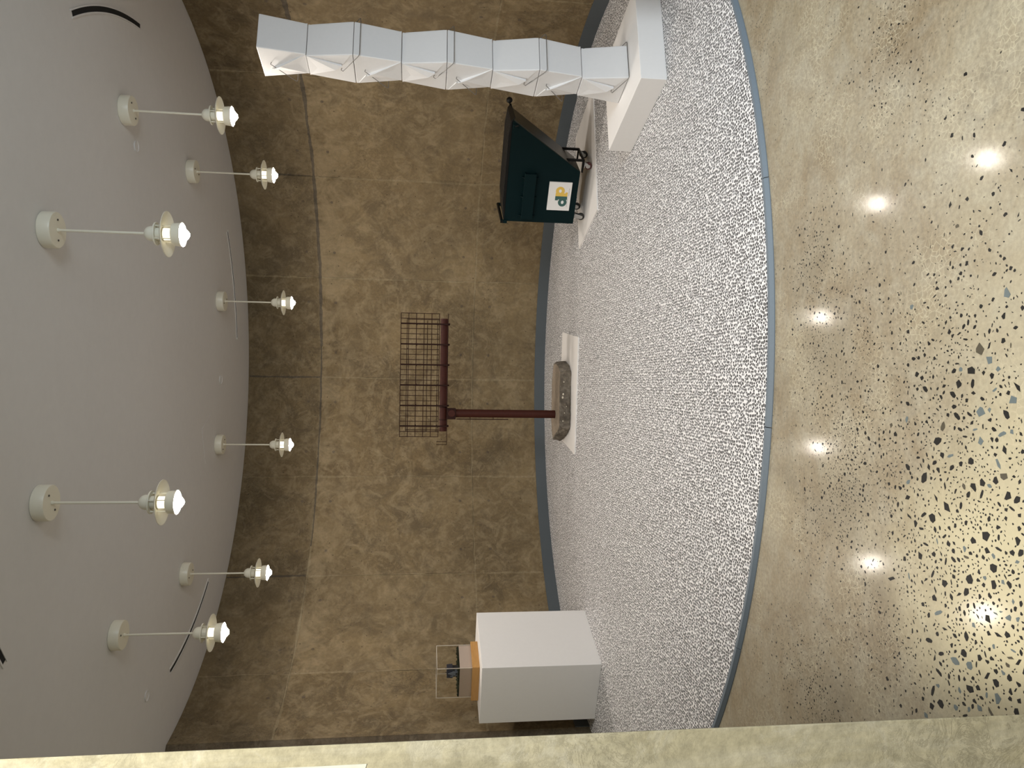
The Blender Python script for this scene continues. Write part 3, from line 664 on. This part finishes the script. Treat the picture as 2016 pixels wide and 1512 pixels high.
for (x, z, s) in ((-.10, .085, .013), (-.135, .090, .014), (-.30, .07, .008), (.03, .08, .008), (-.385, .085, .008), (-.23, .05, .006)):
    MB().lathe([(.0001, -s * .7), (s * .8, -s * .4), (s, 0), (s * .75, s * .5), (.0001, s * .75)], 8, (x - cs.x, 7.668 - cs.y, z)).build('pebble', M['pebble'], S)

# ------------------------------------------------------------------ billboard frame on a pole
PX, PY = -.325, 7.955; BZ = .1555
T = empty('billboard_frame', (PX, PY, BZ)); tag(T, 'rust red model billboard frame with wire grid on a pole', 'billboard')
def bx(name, x0, x1, y0, y1, za, zb_, mat=M['rust'], par=T, bev=0): return MB().box(x0 - PX, x1 - PX, y0 - PY, y1 - PY, za - BZ, zb_ - BZ).build(name, mat, par, bevel=bev)
def tb(name, pts, r, mat=M['rust'], par=T, n=16): return MB().tube([(a - PX, b_ - PY, c - BZ) for a, b_, c in pts], r, n).build(name, mat, par)
tb('pole', [(PX, PY, BZ), (PX, PY, 1.322)], .0435, n=28)
hb = bx('head_box', PX - .064, PX + .056, PY - .055, PY + .055, 1.243, 1.334, M['rustd'], bev=.002)
MB().lathe([(.0001, .004), (.036, .004), (.038, 0)], 24).build('pipe_end', M['rust'], hb, (0, -.056, 1.286 - BZ)).rotation_euler.x = PI / 2
tb('beam', [(-.520, PY, 1.376), (.690, PY, 1.376)], .0405, n=26)
for x in (-.37, -.45 + .17): pass
for x in (-.395, -.262): tb('beam_clamp', [(x - .006, PY, 1.376), (x + .006, PY, 1.376)], .0445, M['rustd'], n=22)
YF = PY - .075                                                    # grid plane in front of the beam
xs0, xs1, gz0, gz1 = -.575, .737, 1.431, 1.8365
px = lambda y: .737 + (y - 616.8) / (859.5 - 616.8) * (-.575 - .737)
for k in range(6):                                               # posts
    x = px(637 + k * 40.35)
    p_ = bx('post', x - .0075, x + .0075, YF + .006, YF + .021, 1.325, gz1, M['rustd'])
    bx('post_foot', x - .006, x + .010, YF + .006, PY + .03, 1.318, 1.334, M['rustd'], p_).location = (0, 0, 0)
    sgn = 1 if k > 2 else -1
    for zg in (1.675, 1.452):
        MB().prism([(0, -.010), (sgn * .020, -.010), (0, .012)][::sgn], 0, .006, 'y').build('gusset', M['rustd'], p_, (x - PX, YF + .008 - PY, zg - BZ))
unit = MB().box(-.5, .5, -.5, .5, -.5, .5).mesh('grid_bar', M['rustd'])
def bar(name, x, y, z, sx, sy, sz, par=T):
    o = link(name, unit, par, (x - PX, y - PY, z - BZ)); o.scale = (sx, sy, sz); return o
for i in range(25): bar('grid_bar', xs0 + (xs1 - xs0) * i / 24, YF, (gz0 + gz1) / 2, .0064, .006, gz1 - gz0)
for i in range(6): bar('grid_bar', (xs0 + xs1) / 2, YF - .004, gz0 + (gz1 - gz0) * i / 5, xs1 - xs0 + .006, .006, .0072)
YB = PY + .055                                                   # rear frame
for z in (1.775, 1.556, 1.447): bar('rear_bar', .075, YB, z, 1.20, .007, .0065)
for x in (.683, -.510, -.528): bar('rear_post', x, YB, 1.60, .007, .007, .36)
bar('rear_foot', -.519, PY + .02, 1.428, .028, .09, .006)
for x in (.55, .33, .11, -.10, -.32, -.50): bar('rear_tie', x, (YF + YB) / 2, 1.447, .006, YB - YF, .006)
tb('walkway_rail', [(-.660, PY - .052, 1.337), (.740, PY - .052, 1.337)], .0036, M['rustd'], n=6)
tb('step', [(-.660, PY - .052, 1.337), (-.660, PY - .052, 1.445), (-.628, PY - .052, 1.445), (-.628, PY - .052, 1.337)], .0036, M['rustd'], n=6)
ld = tb('ladder', [(PX - .061, PY - .02, .672), (PX - .061, PY - .02, 1.235)], .0048, M['rustd'], n=8)
for z in (1.086, .835): tb('rung', [(PX - .061, PY - .02, z), (PX - .03, PY, z)], .0036, M['rustd'], ld, 6)
